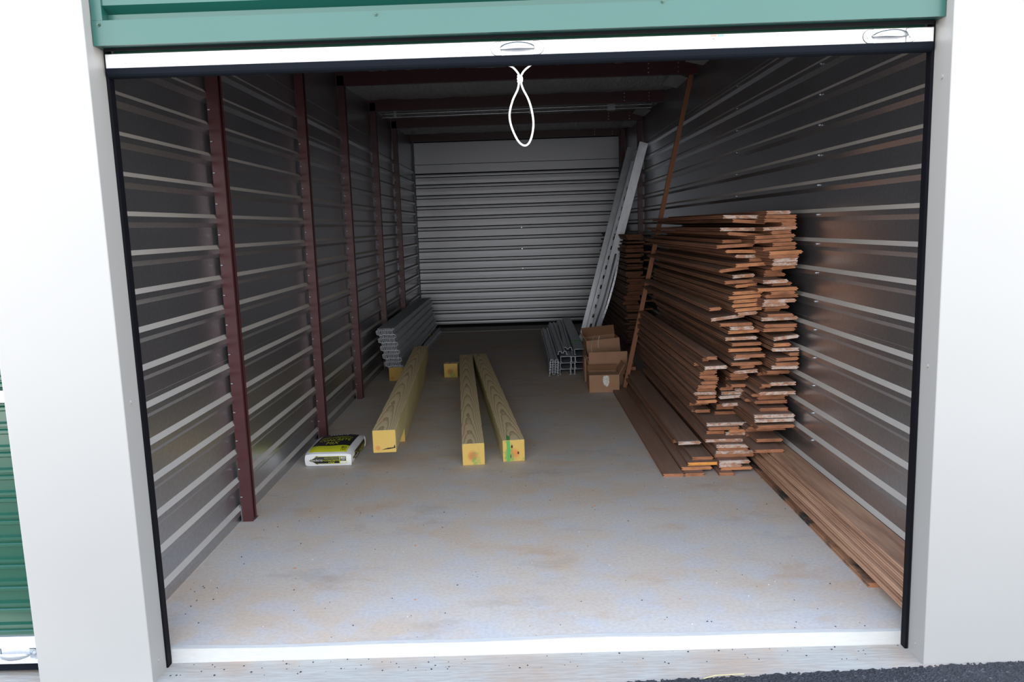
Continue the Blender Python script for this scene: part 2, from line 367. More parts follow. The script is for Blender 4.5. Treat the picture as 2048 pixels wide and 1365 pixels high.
# ---- ceiling: wrinkled insulation blanket and red beams
ce = tag(empty('ceiling', (0, 0, 2.8)), 'grey wrinkled insulation blanket over dark red roof beams', 'ceiling', kind='structure')
from mathutils import noise as mn
nx, ny = 90, 240; mb = MB(); BEAMS = POSTS + [8.85]
for j in range(ny+1):
    y = .06 + (9.3-.06)*j/ny; d = min(abs(y-b) for b in BEAMS)
    for i in range(nx+1):
        x = XL-.03 + (XR-XL+.06)*i/nx
        wr_ = mn.noise((x*5.0+y*1.2, y*2.2, 0))*.014 + mn.noise((x*16+y*3, y*4, 3))*.006
        mb.v.append((x, y, .012 - .05*math.exp(-(max(0, d-.05)/.10)**2)*0 - .045*min(1, d/.5) + wr_))
for j in range(ny):
    for i in range(nx):
        a = j*(nx+1)+i; mb.f.append((a, a+1, a+nx+2, a+nx+1))
mb.mi = [0]*len(mb.f); mb.sm = [True]*len(mb.f)
mb.build('insulation_blanket', 'insulation_facing', ce)
MB().box(XL-.1, XR+.1, -.02, 9.5, .09, .12).build('roof_deck', 'dark_steel', ce)
for y in BEAMS:
    z0, z1 = -.10, .01
    if y > 8: z0 = -.085
    p = [(y+.05, z0), (y, z0), (y, z1), (y+.05, z1), (y+.05, z1-.003), (y+.003, z1-.003), (y+.003, z0+.003), (y+.047, z0+.003), (y+.047, z0+.015), (y+.05, z0+.015)]
    b = MB().extr(p, XL+.01, XR-.02, axis='X').build('roof_beam', 'red_primer', ce)
    for k in range(2):
        for q in range(3): obj('screw', screw_me, b, (1.12+.25*k, y-.001, z0+.02+q*.035), (0, 0, -PI/2)).scale = (.6, .6, .6)
# pale blanket folded over the wall head on the right, seen between the beams
mb = MB()
for y in (3.4, 4.45, 6.35, 7.4):
    MB().add([(1.36, y, -.05), (1.50, y, -.10), (1.50, y+.5, -.10), (1.38, y+.62, -.045)], [(0, 1, 2, 3)]).build('blanket_fold', 'white_paint', ce)
    ce.children[-1]['label'] = 'pale folded edge of the blanket over the right wall'

# ---- facade
wf = tag(empty('wall_front', (0, -.1, 0)), 'smooth white metal facade with grey door jambs around the opening', 'wall', kind='structure')
def jamb(x0, x1, sgn):
    # front face, return into the opening
    mb = MB(); mb.box(min(x0, x1), max(x0, x1), 0, .115, -.055, 3.1)
    return mb.build('facade_panel', 'white_paint', wf, bevel=.003)
jamb(-1.718, -1.325, 1); jamb(1.326, 3.6, 1)
MB().box(-3.6, -1.718, 0, .1, 2.19, 3.1).build('facade_panel', 'white_paint', wf)
rv = MB().tube([(0, 0, 0), (.004, 0, 0)], .007, 10).mesh('rivet', ['white_paint'])
for x, y, z, r in ((-1.325, .05, .94, 0), (-1.325, .055, .01, 0), (1.326, .06, .98, PI), (1.326, .06, -.005, PI), (1.326, .05, 1.9, PI)): obj('rivet', rv, wf, (x, y, z), (0, 0, r))
# green header: ribbed infill panel with a folded trim
hd = tag(empty('trim_3', (0, -.05, 2.082)), 'green ribbed header panel with folded green trim over the doorway', 'header', kind='structure')
p = [(.032, -.01), (.032, .098), (.0, .118), (.0, .205), (.032, .215), (.032, .25), (.0, .27), (.0, 1.0)]
MB().strip([(a, b) for a, b in p], -.003, -1.29, 1.29, axis='X').build('ribbed_panel', 'green_paint', hd)
MB().box(-1.288, 1.296, .034, .05, -.0, 1.0).build('backing', 'dark_steel', hd)
tr = MB().box(-1.322, 1.323, -.008, .0, 0, .072).box(-1.322, 1.323, -.008, .055, -.003, 0).box(-1.29, 1.29, -.0, .03, .068, .072).build('bottom_trim', 'green_paint', hd)
for x0, x1 in ((-1.322, -1.288), (1.289, 1.323)): MB().box(x0, x1, -.006, .03, .073, 1.0).build('side_trim', 'green_paint', hd)
sc_me = MB().tube([(0, 0, 0), (0, -.003, 0)], .006, 10).tube([(0, -.003, 0), (0, -.007, 0)], .0035, 6).mesh('screw', ['green_door'])
for x, z in ((-1.30, .06), (-.435, .062), (.452, .07), (1.306, .066)): obj('screw', sc_me, tr, (x, -.008, z))

# ================================================================ DOORS
# front roll-up door, rolled up
d1 = tag(empty('door_1', (0, 0, 1.975), (0, .0017, 0)), 'rolled up metal door with silver bottom bar above the opening', 'roll-up door', kind='structure')
mb = MB(); mb.box(-1.318, 1.318, -.004, .03, .0435, .0885)
bar = mb.build('bottom_bar', 'bright_steel', d1, bevel=.002)
bar['label'] = 'long silver bottom bar of the rolled up door'
p = [(-.0085, .043)] + [(.011 - .020*math.cos(t*PI/8), .031 - .018*math.sin(t*PI/8)) for t in range(0, 9)] + [(.031, .043)]
MB().extr(p, -1.315, 1.315, axis='X').build('rubber_seal', 'black_rubber', d1)
MB().box(-1.31, 1.31, -.02, -.012, .094, .16).build('brush_seal', 'black_seal', d1)
MB().strip([(.02, .085), (.02, .12), (.03, .14), (.03, .2), (.02, .22), (.02, .34)], .002, -1.3, 1.3, axis='X').build('curtain', 'green_door', d1)
MB().tube([(-1.3, .26, .42), (1.3, .26, .42)], .22, 32).build('curtain_roll', 'galvalume_door', d1)
def handle(x, z, flip=1, par=d1, y0=-.004, ang=0):
    h = empty('pull_handle', (x, y0, z), (0, ang, 0), par)
    mb = MB()
    for s in (-1, 1):
        pts = [(s*.052, -.020)] + [(s*(.060+.024*math.sin(a)), -.021*math.cos(a)) for a in [i*PI/8 for i in range(1, 8)]] + [(s*.052, .020)]
        if s < 0: pts.reverse()
        mb.extr([(a, b) for a, b in pts], -.003, 0, axis='Y')
    pl_ = mb.build('plate', 'zinc', h)
    rim = MB(); rim.add([(a*1.0+(.0016 if abs(a) > .053 else -.001)*(1 if a > 0 else -1), -.0012, c*1.09) for a, _, c in mb.v[:9]], [tuple(range(9))]).add([(a+(.0016 if abs(a) > .053 else -.001)*(1 if a > 0 else -1), -.0012, c*1.09) for a, _, c in mb.v[18:27]], [tuple(range(9))]).build('shadow_outline', 'dark_steel', h)  # dark outline added behind each plate to stand in for its shadow line
    # bowed grip, a wide half round strap
    mb = MB(); rings = []
    for i in range(17):
        t = i/16; xx = -.056+.112*t; o = math.sin(PI*t)**.6; wz = .003+.010*math.sin(PI*t)**.5; yy = -.004-.022*o
        rings.append([(xx, yy + .004*math.cos(a)*1.0 - .002, .004*o*.5 + wz*math.sin(a)) for a in [k*2*PI/10 for k in range(10)]])
    v = [q for r in rings for q in r]; f = [(i*10+j, i*10+(j+1) % 10, (i+1)*10+(j+1) % 10, (i+1)*10+j) for i in range(16) for j in range(10)]
    mb.add(v, f, 0, True); mb.build('grip', 'zinc', h)
    for s in (-1, 1): MB().tube([(s*.067, -.003, 0), (s*.067, -.006, 0)], .0075, 12).tube([(s*.067, -.006, 0), (s*.067, -.008, 0)], .004, 10).build('rivet', 'zinc', h)
    return h
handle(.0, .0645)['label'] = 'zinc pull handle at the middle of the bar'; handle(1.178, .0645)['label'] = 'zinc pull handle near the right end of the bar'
rv2 = MB().tube([(0, 0, 0), (0, -.003, 0)], .0075, 14).tube([(0, -.003, 0), (0, -.005, 0)], .005, 12).mesh('rivet', ['zinc'])
for x, z in ((-1.258, .0645), (-1.115, .0645)): obj('rivet', rv2, d1, (x, -.004, z))
s1 = MB().box(.610, .815, -.0048, -.0042, .086, .0866).build('sticker', 'sticker_grey', d1)
MB().box(.612, .632, -.0049, -.0043, .080, .0855).build('print', 'sticker_red', s1); MB().box(.634, .655, -.0049, -.0043, .080, .0855).build('print', 'sticker_green', s1)
MB().add([(.618, -.0049, .077), (.621, -.0049, .077), (.628, -.0049, .069), (.625, -.0049, .069)], [(0, 1, 2, 3)]).add([(.625, -.0049, .078), (.628, -.0049, .078), (.622, -.0049, .071), (.620, -.0049, .071)], [(0, 1, 2, 3)]).build('print', 'sticker_grey', s1)
s1['label'] = 'faded thin sticker with red and green corner on the bar'
x0, x1, z0, z1, t = .892, .986, .047, .079, .0008
s2 = MB().box(x0, x1, -.0048, -.0042, z1-t, z1).box(x0, x1, -.0048, -.0042, z0, z0+t).box(x0, x0+t, -.0048, -.0042, z0, z1).box(x1-t, x1, -.0048, -.0042, z0, z1).build('sticker', 'sticker_grey', d1)
MB().add([(x0+.008, -.0047, z1-.012), (x0+.0105, -.0047, z1-.012), (x0+.018, -.0047, z1-.021), (x0+.0155, -.0047, z1-.021)], [(0, 1, 2, 3)]).add([(x0+.0165, -.0047, z1-.012), (x0+.018, -.0047, z1-.012), (x0+.0115, -.0047, z1-.021), (x0+.0095, -.0047, z1-.021)], [(0, 1, 2, 3)]).build('print', 'sticker_blue', s2)
mb = MB()
for k, wd in enumerate((.002, .0015, .0018, .0015, .0018)): mb.box(x0+.021+k*.004, x0+.021+k*.004+wd, -.0047, -.0043, z1-.019, z1-.013)
mb.box(x0+.05, x1-.009, -.0047, -.0043, z1-.0125, z1-.0115).build('print', 'sticker_blue', s2)
s2['label'] = 'outlined rectangular sticker beside the right handle'
# black guides on both jambs
for x0, x1 in ((-1.325, -1.315), (1.316, 1.326)):
    MB().box(x0, x1, .004, .035, -.05, 2.3).build('door_guide', 'black_seal', d1, (0, 0, -1.98))

# back roll-up door, closed
d2 = tag(empty('door_2', (0, YB, 0)), 'closed grey roll-up door across the far end of the unit', 'roll-up door', kind='structure')
# curtain made of interlocked bands: wide convex band, narrow band, dark grooves
zb = .068; y0 = 0
def band(z0, z1, dy, name):
    pr = [(.012, z0), (dy, z0+.003), (dy-.0015, (z0+z1)/2), (dy, z1-.003), (.012, z1)]
    return MB().strip(pr, -.002, -1.485, 1.485, axis='X').build(name, 'galvalume_door', d2)
MB().box(-1.49, 1.49, .013, .02, .05, 2.8).build('groove_backing', 'black_seal', d2)
band(.052, .10, 0, 'door_slat')
z = .112
for k in range(14):
    band(z, z+.100, -.004, 'door_slat'); band(z+.107, z+.146, .002, 'door_slat_narrow'); z += .1547
MB().box(-1.49, 1.49, -.004, .01, 2.285, 2.405).build('door_slat', 'galvalume_door', d2)
MB().box(-1.495, 1.50, -.008, .01, 2.412, 2.72).build('head_sheet', 'galvalume_door', d2)
MB().box(-1.49, 1.49, -.002, .018, .0, .05).build('rubber_seal', 'black_seal', d2)
for x0, x1 in ((-1.515, -1.487), (1.487, 1.53)): MB().box(x0, x1, -.05, .03, 0, 2.72).build('door_guide', 'dark_steel', d2)
for z in (.86, 1.15, 1.46): obj('screw', rv2, d2, (.045, -.006, z))
tag(MB().box(XL-.1, XR+.1, YB+.03, YB+.1, -.1, 3.0).build('wall_back', 'dark_steel'), 'dark framing wall around the far roll-up door', 'wall', kind='structure')
tag(MB().box(XL+.02, XR-.02, 8.62, YB-.003, .0, .006).build('trim_4', 'concrete_edge'), 'concrete strip on the floor before the far door, paled for light beneath it', 'slab edge', kind='structure')  # curb strip, light coming under the far door put into its pale colour

# neighbouring door on the left
d3 = tag(empty('door_3', (-2.55, .0, 0)), 'closed green roll-up door of the next unit on the left', 'roll-up door', kind='structure')
pz = .088; z = .088; k = 0; P = [(.012, .08)]
while z < 2.2:
    P += [(.012, z+.004), (.0, z+.010), (.0, z+.020), (.008, z+.026), (.008, z+.030), (.0, z+.034), (.0, z+.044), (.012, z+.050)]; z += .0815
P += [(.012, 2.25)]
MB().strip(P, -.002, -.85, .85, axis='X').build('curtain', 'green_door', d3)
MB().box(-.85, .85, -.004, .02, .052, .088).box(-.85, .85, -.012, .02, .0, .052).box(-.85, .85, -.030, .0, .0, .003).build('bottom_bar', 'bright_steel', d3, bevel=.002)
MB().box(-.85, .85, -.012, .02, -.035, -.001).build('rubber_seal', 'black_rubber', d3)
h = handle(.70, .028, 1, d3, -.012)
lt = MB().box(.70, .84, -.02, .0, .945, .985).build('latch', 'zinc', d3)
MB().box(.79, .838, -.03, -.02, .96, .97).build('bolt', 'dark_steel', lt)
tag(MB().box(-3.6, -1.72, .04, .1, -.05, 3).build('wall_neighbour', 'dark_steel'), 'dark wall behind the neighbouring door', 'wall', kind='structure')

# ================================================================ THINGS
# conduit under the roof
cd = tag(empty('electrical_conduit', (0, 6.0, 2.70)), 'pair of thin steel conduits with a junction box under the roof', 'conduit')
for dz, dy in ((.012, 0), (-.022, .01)):
    MB().tube([(-1.42, dy, dz-.008), (-.4, dy, dz-.004), (.4, dy, dz+.002), (1.44, dy, dz+.004)], .011, 10).build('pipe', 'conduit_steel', cd)
MB().box(.975, 1.055, -.03, .03, -.035, .03).build('junction_box', 'zinc', cd, bevel=.003)
for x in (-1.28, .16): MB().box(x-.012, x+.012, -.02, .02, -.04, .045).build('strap_clip', 'zinc', cd)

# white pull cord hanging from the door
def bez(P, n=14):
    out = []
    for i in range(len(P)-1):
        p0 = Vector(P[max(i-1, 0)]); p1 = Vector(P[i]); p2 = Vector(P[i+1]); p3 = Vector(P[min(i+2, len(P)-1)])
        for k in range(n):
            t = k/n; out.append(.5*((2*p1)+(p2-p0)*t+(2*p0-5*p1+4*p2-p3)*t*t+(3*p1-p0-3*p2+p3)*t**3))
    out.append(Vector(P[-1])); return out
cord = tag(empty('pull_cord', (.006, .018, 1.98)), 'white knotted pull cord looped below the middle handle', 'cord')
MB().tube(bez([(-.062, .0, .036), (-.046, 0, .018), (-.022, 0, .006), (-.005, 0, -.014), (0, 0, -.03)]), .0032, 8).tube(bez([(.062, .0, .036), (.042, 0, .016), (.014, 0, -.006), (.0, 0, -.028)]), .0032, 8).build('upper_strand', 'cord_white', cord)
MB().tube(bez([(0.002, 0, -.035), (.008, .001, -.06), (.025, 0, -.095), (.036, 0, -.135), (.039, 0, -.18), (.028, 0, -.225), (.010, 0, -.241), (-.012, 0, -.225), (-.032, 0, -.18), (-.037, 0, -.14), (-.026, 0, -.098), (-.008, -.001, -.062), (-.003, 0, -.035)]), .0032, 8).build('loop', 'cord_white', cord)
mb = MB()
for zz, r in ((-.024, .006), (-.031, .0068), (-.038, .006)):
    mb.tube([(r*math.cos(a), r*math.sin(a), zz+.003*math.sin(a+zz*90)) for a in [i*PI/8 for i in range(17)]], .0034, 7)
mb.build('knot', 'cord_white', cord)

# ---- treated posts
def post(name, A, B, z, wood, end, label, w=.14, h=.14, tilt=0):
    ax, ay = A; bx, by = B; L = math.hypot(bx-ax, by-ay); yaw = -math.atan2(bx-ax, by-ay)
    nseg = 1; mb = MB(); mb.box(-w/2, w/2, 0, L, 0, h)
    mb.mi[2] = 1; mb.mi[4] = 1
    o = mb.build('treated_post' if L > .5 else 'post_offcut', [wood, end], None, (ax, ay, z), (tilt, 0, yaw), bevel=.004)
    return tag(o, label, 'timber')
pA = post('p', (-.336, 2.17), (-.612, 5.68), 0, 'treated_wood', 'post_end_spot', 'straight treated timber post in the middle with a red heart spot on its end')
pB = post('p', (-.083, 2.225), (-.463, 5.70), 0, 'treated_wood_knotty', 'post_end_knots', 'treated timber post lying askew, green streak and dark knots on its end')
e = pB
for i, (x, z, s, r) in enumerate(((-.012, .098, .010, .3), (-.020, .035, .012, 1.2), (.028, .055, .009, -.4))):
    MB().add([(x+s*math.cos(a)*(1 if k % 2 else .75)*math.cos(r)*.8, -.0015, z+s*math.sin(a)*1.1) for k, a in enumerate([j*PI/5 for j in range(10)])], [tuple(range(10))]).build('knot', 'knot_dark', e)
MB().add([(-.045, -.0012, .004), (-.028, -.0012, .004), (-.022, -.0012, .07), (-.024, -.0012, .137), (-.046, -.0012, .137), (-.042, -.0012, .08)], [(0, 1, 2, 3, 4, 5)]).add([(-.046, 0, .1408), (-.024, 0, .1408), (-.02, .09, .1408), (-.034, .14, .1408)], [(0, 1, 2, 3)]).build('green_stain', 'green_stain', e)
pC = post('p', (-.865, 2.02), (-1.052, 5.44), .1415, 'treated_wood', 'post_end_rings', 'raised treated timber post at the left, stacked on another post, cracked end')
MB().add([(-.02, -.0012, .018), (.02, -.0012, .03), (.055, -.0012, .032), (.063, -.0012, .05), (.066, -.0012, .028), (.03, -.0012, .022)], [(0, 1, 2, 3, 4, 5)]).build('crack', 'crack_dark', pC)
pD = post('p', (-.925, 2.77), (-1.045, 5.15), 0, 'treated_wood_knotty', 'post_end_spot', 'treated timber post on the floor underneath the raised post')
pE = post('p', (-.728, 5.133), (-.718, 5.24), 0, 'treated_wood', 'post_end_spot', 'short square offcut of treated post standing alone behind the long posts', .138)
pF = post('p', (-1.262, 5.04), (-1.262, 5.28), 0, 'treated_wood', 'post_end_rings', 'short treated offcut propping up the front of the steel deck sheets', .14)
pG = post('p', (-1.30, 7.9), (-1.30, 8.1), 0, 'treated_wood', 'post_end_rings', 'short treated offcut propping up the far end of the steel deck sheets', .14)

# ---- corrugated deck sheets on edge, leaning on the left wall
def deck_profile(H=.40, n=5):
    P = [(0, 0)]; p = H/n
    for i in range(n):
        b = i*p; P += [(0, b+p*.18), (-.024, b+p*.30), (-.024, b+p*.70), (0, b+p*.82)]
    return P + [(0, H)]
deck_me = MB().strip(deck_profile(), .003, 0, 3.35).mesh('deck_sheet', ['deck_steel'])
ND = 13
for i in range(ND):
    x = -1.328 + i*.0125; z = .1425
    o = obj('deck_sheet', deck_me, None, (x, 4.98+random.uniform(-.02, .03), z), (0, -.19-(ND-i)*.0012, random.uniform(-.003, .003)))
    tag(o, nth(i+1) + ' corrugated steel deck sheet counted from the left wall, leaning on edge in the bundle', 'deck sheet', 'corrugated deck sheets leaning at the left')
strip_me = MB().strip([(0, 0), (0, .03), (-.018, .045), (-.018, .085), (0, .10)], .002, 0, 2.6).mesh('deck_strip', ['deck_steel'])
for i, (x, y, z, r, l) in enumerate(((-1.115, 5.75, .0, .05, 'nearer the posts'), (-1.19, 5.9, .0, -.02, 'against the bundle foot'))):
    tag(obj('deck_offcut', strip_me, None, (x, y, z+.001), (0, -.2, r)), 'narrow steel deck offcut on the floor right of the bundle, ' + l, 'deck sheet')

# ---- galvanised channels at the right
def chan(w, h, L, t=.0025, lip=.012):
    return [(-w/2+lip, .0), (-w/2, .0), (-w/2, h), (w/2, h), (w/2, 0), (w/2-lip, 0), (w/2-lip, t), (w/2-t, t), (w/2-t, h-t), (-w/2+t, h-t), (-w/2+t, t), (-w/2+lip, t)]
wide_me = MB().extr(chan(.104, .056, 2.7), 0, 2.75).mesh('steel_channel', ['galvanised'])
narrow_me = MB().extr(chan(.036, .054, 2.7), 0, 2.7).mesh('steel_channel', ['galvanised'])
rows = ['bottom', 'middle', 'top']
for r in range(3):
    for k, (x, me, l) in enumerate(((.416, wide_me, 'left'), (.490, narrow_me, 'centre'), (.564, wide_me, 'right'))):
        y = 5.09 + random.uniform(0, .02) + .02*r
        tag(obj('steel_channel', me, None, (x+.006*r, y, .001+.0595*r), (0, 0, random.uniform(-.003, .003))), 'galvanised channel at the %s of the %s row in the right stack' % (l, rows[r]), 'steel channel', 'galvanised channels stacked beside the boxes')
hat = [(-.052, 0), (-.04, 0), (-.034, .03), (-.016, .03), (-.012, .012), (.012, .012), (.016, .03), (.034, .03), (.04, 0), (.052, 0)]
hat_me = MB().strip(hat, .0022, 0, 2.45).mesh('steel_track', ['galvanised'])
for k in range(9):
    tag(obj('steel_track', hat_me, None, (.300+.001*k, 5.05+random.uniform(0, .02), .001+.0165*k), (0, 0, random.uniform(-.004, .002))), nth(k+1) + ' nested steel track from the floor in the narrow left stack', 'steel track', 'nested steel tracks left of the channels')
for k, (x, z, rr_, y, l, s) in enumerate(((.40, .178, .0, 5.25, 'left edge', 1), (.47, .178, -.02, 5.5, 'middle', .95))):
    tag(obj('steel_track', hat_me, None, (x, y, z+.0025), (0, 0, rr_)), 'loose steel track lying on the channel stack along its ' + l, 'steel track')
tp = tag(obj('steel_channel', wide_me, None, (.572, 5.2, .1815), (0, 0, -.012)), 'topmost galvanised channel on the stack with a green tape band', 'steel channel')
MB().box(-.0535, .0535, .55, .60, -.001, .0585).build('tape_band', 'green_tape', tp)

# ---- rails leaning in the far right corner
def lean(name, A, B, prof_fn, mats, label, cat, twist=0):
    A = Vector(A); B = Vector(B); d = B-A; L = d.length; yax = d.normalized(); xax = Vector((1, 0, .0)); xax = (xax - yax*xax.dot(yax)).normalized(); zax = xax.cross(yax)
    o = prof_fn(L).build(name, mats, None); m = Matrix((xax, yax, zax)).transposed().to_4x4(); 
    o.matrix_world = Matrix.Translation(A) @ m @ Matrix.Rotation(twist, 4, 'Y'); return tag(o, label, cat)
def railf(L): return MB().extr([(-.05, .03), (-.05, 0), (.05, 0), (.05, .03), (.046, .03), (.046, .004), (.018, .004), (.014, .014), (-.014, .014), (-.018, .004), (-.046, .004), (-.046, .03)], 0, L)
def slotf(L):
    mb = MB(); mb.box(-.045, -.012, 0, L, 0, .004).box(.012, .045, 0, L, 0, .004); y = 0; k = 0
    while y < L:
        mb.box(-.012, .012, y, min(L, y+.075), 0, .004); y += .125
    mb.box(-.045, -.041, 0, L, 0, .03).box(.041, .045, 0, L, 0, .03); return mb
lean('steel_rail', (.762, 7.30, .003), (1.46, 7.62, 2.42), railf, 'galvanised', 'tall galvanised rail leaning in the corner, the leftmost one', 'steel rail', PI)
lean('slotted_rail', (.80, 7.16, .003), (1.455, 7.30, 2.22), slotf, 'galvanised', 'shorter galvanised rail with a row of slots, between the two plain rails', 'steel rail', PI)
lean('steel_rail', (.835, 6.88, .003), (1.488, 6.80, 2.40), railf, 'bright_galv' if 'bright_galv' in M else 'galvanised', 'brighter galvanised rail leaning in the corner, the rightmost one', 'steel rail', PI)
# thin perforated strips
for i, (dx, l) in enumerate(((0, 'front'), (-.045, 'rear'))):
    mb = MB(); pts = [p+Vector((0, i*.08, 0)) for p in bez([(.80+dx, 5.85, .02), (.84+dx, 5.83, .35), (.93+dx, 5.82, .62), (1.02+dx, 5.85, .92), (1.065+dx*.5, 5.9, 1.15)], 10)]; vv = []; ff_ = []
    for p in pts: vv += [p+Vector((-.011, 0, 0)), p+Vector((.011, 0, .002)), p+Vector((.011, .002, .002)), p+Vector((-.011, .002, 0))]
    for k in range(len(pts)-1):
        for j in range(4): ff_.append((k*4+j, k*4+(j+1) % 4, (k+1)*4+(j+1) % 4, (k+1)*4+j))
    mb.add(vv, ff_); o = mb.build('metal_strip', 'galvanised' if i == 0 else 'dark_steel'); tag(o, 'thin bent %s steel strip leaning behind the cardboard boxes' % l, 'steel strip')
    if i == 0:
        mb = MB()
        for p in pts[::2]: mb.box(p.x+.0-.003, p.x+.003, p.y-.002, p.y-.0005, p.z-.004, p.z+.004)
        mb.build('holes', 'ink_black', o)['kind'] = 'stuff'

# ---- thin reddish batten leaning against the beam
lean('wooden_batten', (.905, 4.35, .002), (1.49, 4.30, 2.70), lambda L: MB().box(-.019, .019, 0, L, -.012, .012), 'batten_wood', 'long thin reddish batten leaning from the floor up to the roof beam', 'batten')

# ---- cardboard boxes
def carton(label, x0, x1, y0, y1, h, rz, rx=0, z=0, back=True, flaps=(), front_h=None, ry=0):
    cx = (x0+x1)/2; w = (x1-x0); d = y1-y0; t = .004
    b = tag(empty('cardboard_box', (cx, y0, z), (rx, ry, rz)), label, 'box', )
    MB().box(-w/2, w/2, 0, d, 0, t).build('bottom', 'cardboard', b)
    fh = front_h or h
    MB().box(-w/2, w/2, 0, t, t, fh).build('front_panel', 'cardboard', b); MB().box(-w/2, w/2, d-t, d, t, h).build('back_panel', 'cardboard', b)
    MB().box(-w/2, -w/2+t, t, d-t, t, h).build('side_panel', 'cardboard', b); MB().box(w/2-t, w/2, t, d-t, t, h).build('side_panel', 'cardboard', b)
    for kind, ang, ln in flaps:
        if kind == 'front': f = MB().box(-w/2, w/2, 0, t, 0, ln).build('flap', 'cardboard', b, (0, 0, fh), (ang, 0, 0))
        if kind == 'back': f = MB().box(-w/2, w/2, -t, 0, 0, ln).build('flap', 'cardboard_inside', b, (0, d, h), (ang, 0, 0))
        if kind == 'left': f = MB().box(0, t, 0, d, 0, ln).build('flap', 'cardboard', b, (-w/2, 0, h), (0, ang, 0))
        if kind == 'right': f = MB().box(-t, 0, 0, d, 0, ln).build('flap', 'cardboard', b, (w/2, 0, h), (0, ang, 0))
    return b
b1 = carton('small tan cardboard box in front, clear tape patch on its face', .577, .842, 4.22, 4.46, .155, -.02, flaps=(('back', .25, .055), ('front', -1.45, .09), ('right', .5, .10)))
mb = MB(); pts = [(-.010, .135), (-.004, .149), (.030, .150), (.042, .135), (.043, .09), (.036, .062), (.024, .05), (.006, .055), (-.006, .075), (-.012, .10)]
mb.add([(x, -.0012, z) for x, z in pts], [tuple(range(len(pts)))]).build('tape_patch', 'clear_tape', b1)
b2 = carton('crumpled cardboard box in the middle of the box pile with raised front flap', .60, .955, 4.52, 4.78, .20, .03, flaps=(('front', .12, .115), ('back', .1, .06), ('left', -.3, .09)))
b3 = carton('tilted open cardboard box at the back of the box pile', .635, .955, 4.84, 5.12, .385, .04, 0, flaps=(('back', -.35, .09), ('left', -.5, .09)), ry=-.075, z=.0)
b4 = carton('dark cardboard box squeezed between the pile and the batten', .935, 1.035, 4.55, 4.85, .16, -.1)
b5 = carton('narrow cardboard box at the left of the box pile by the channels', .578, .64, 4.72, 4.82, .24, .06, flaps=(('left', .15, .05),))
for pts, l in (([(.628, 4.50, .305), (.637, 4.6, .36), (.655, 4.7, .40), (.69, 4.8, .425)], 'long white string arching over the left of the boxes'), ([(.725, 4.835, .30), (.722, 4.832, .36), (.735, 4.83, .415)], 'white string down the face of the rear cardboard box'), ([(.575, 4.60, .235), (.59, 4.55, .255), (.62, 4.515, .27)], 'short white string end at the left of the boxes')):
    tag(MB().tube(bez(pts, 8), .0028, 6).build('string', 'string_white'), l, 'string')

# ---- concrete mix bag
BW, BL, BH = .300, .45, .105
def bag_top(u, v):   # u,v in -1..1 -> local point
    s = (1-u**4)*(1-v**4); z = BH*.86 + .018*s + .004*math.sin(3.1*u+2*v)*s - .012*(abs(u)**6+abs(v)**6)*.6
    return Vector((u*BW/2*(1-.025*abs(v)**4), (v+1)/2*BL, z))
def bag_front(u, w):  # w 0..1 height
    bul = .010*math.sin(PI*w)*(1-u**4)
    return Vector((u*BW/2*(.975+.02*math.sin(PI*w)), -bul + .012*(w-.5)**2*4*.6, .004 + w*(BH*.86-.012*(.6+.6*abs(u)**6)-.004)))
def bag_side(v, w, s=1):
    bul = .012*math.sin(PI*w)*(1-v**4)
    return Vector((s*(BW/2*(1-.025*abs(v)**4)-.003 + bul - .008*(w-.5)**2*4*.5), (v+1)/2*BL, .004 + w*(BH*.86-.012*(.6+.6*abs(v)**6)-.004)))
bag = tag(empty('concrete_bag', (-1.270, 2.235, 0), (0, 0, -.012)), 'white black and yellow bag of concrete mix by the left wall posts', 'bag')
mb = MB()
def grid(fn, a, b, na, nb, mi=0):
    v = []; f = []
    for i in range(na+1):
        for j in range(nb+1): v.append(fn(a[0]+(a[1]-a[0])*i/na, b[0]+(b[1]-b[0])*j/nb))
    for i in range(na):
        for j in range(nb): q = i*(nb+1)+j; f.append((q, q+1, q+nb+2, q+nb+1))
    return v, f
for fn, a, b in ((bag_top, (-1, 1), (-1, 1)), (bag_front, (-1, 1), (0, 1)), (lambda u, w: bag_front(u, w)*1 if False else Vector((bag_front(u, w).x, BL-bag_front(u, w).y, bag_front(u, w).z)), (-1, 1), (0, 1)), (lambda v, w: bag_side(v, w, 1), (-1, 1), (0, 1)), (lambda v, w: bag_side(v, w, -1), (-1, 1), (0, 1)), (lambda u, v: Vector((u*BW/2*.97, (v+1)/2*BL, .003)), (-1, 1), (-1, 1))):
    v, f = grid(fn, a, b, 18, 18); mb.add(v, f, 0, True)
me_ = mb.mesh('sack', ['bag_paper']); bm = bmesh.new(); bm.from_mesh(me_); bmesh.ops.remove_doubles(bm, verts=bm.verts, dist=.0045)
for vv_ in bm.verts:
    if False: vv_.co += Vector((mn.noise(vv_.co*25), mn.noise(vv_.co*25+Vector((5, 0, 0))), 0))*.004
bmesh.ops.recalc_face_normals(bm, faces=bm.faces); bm.to_mesh(me_); bm.free(); sack = obj('sack', me_, bag)
def patch(fn, a, b, m, name, lift, norm, na=12, nb=12, par=bag):
    v, f = grid(fn, a, b, na, nb); return MB().add([p+norm*lift for p in v], f, 0, True).build(name, m, par)
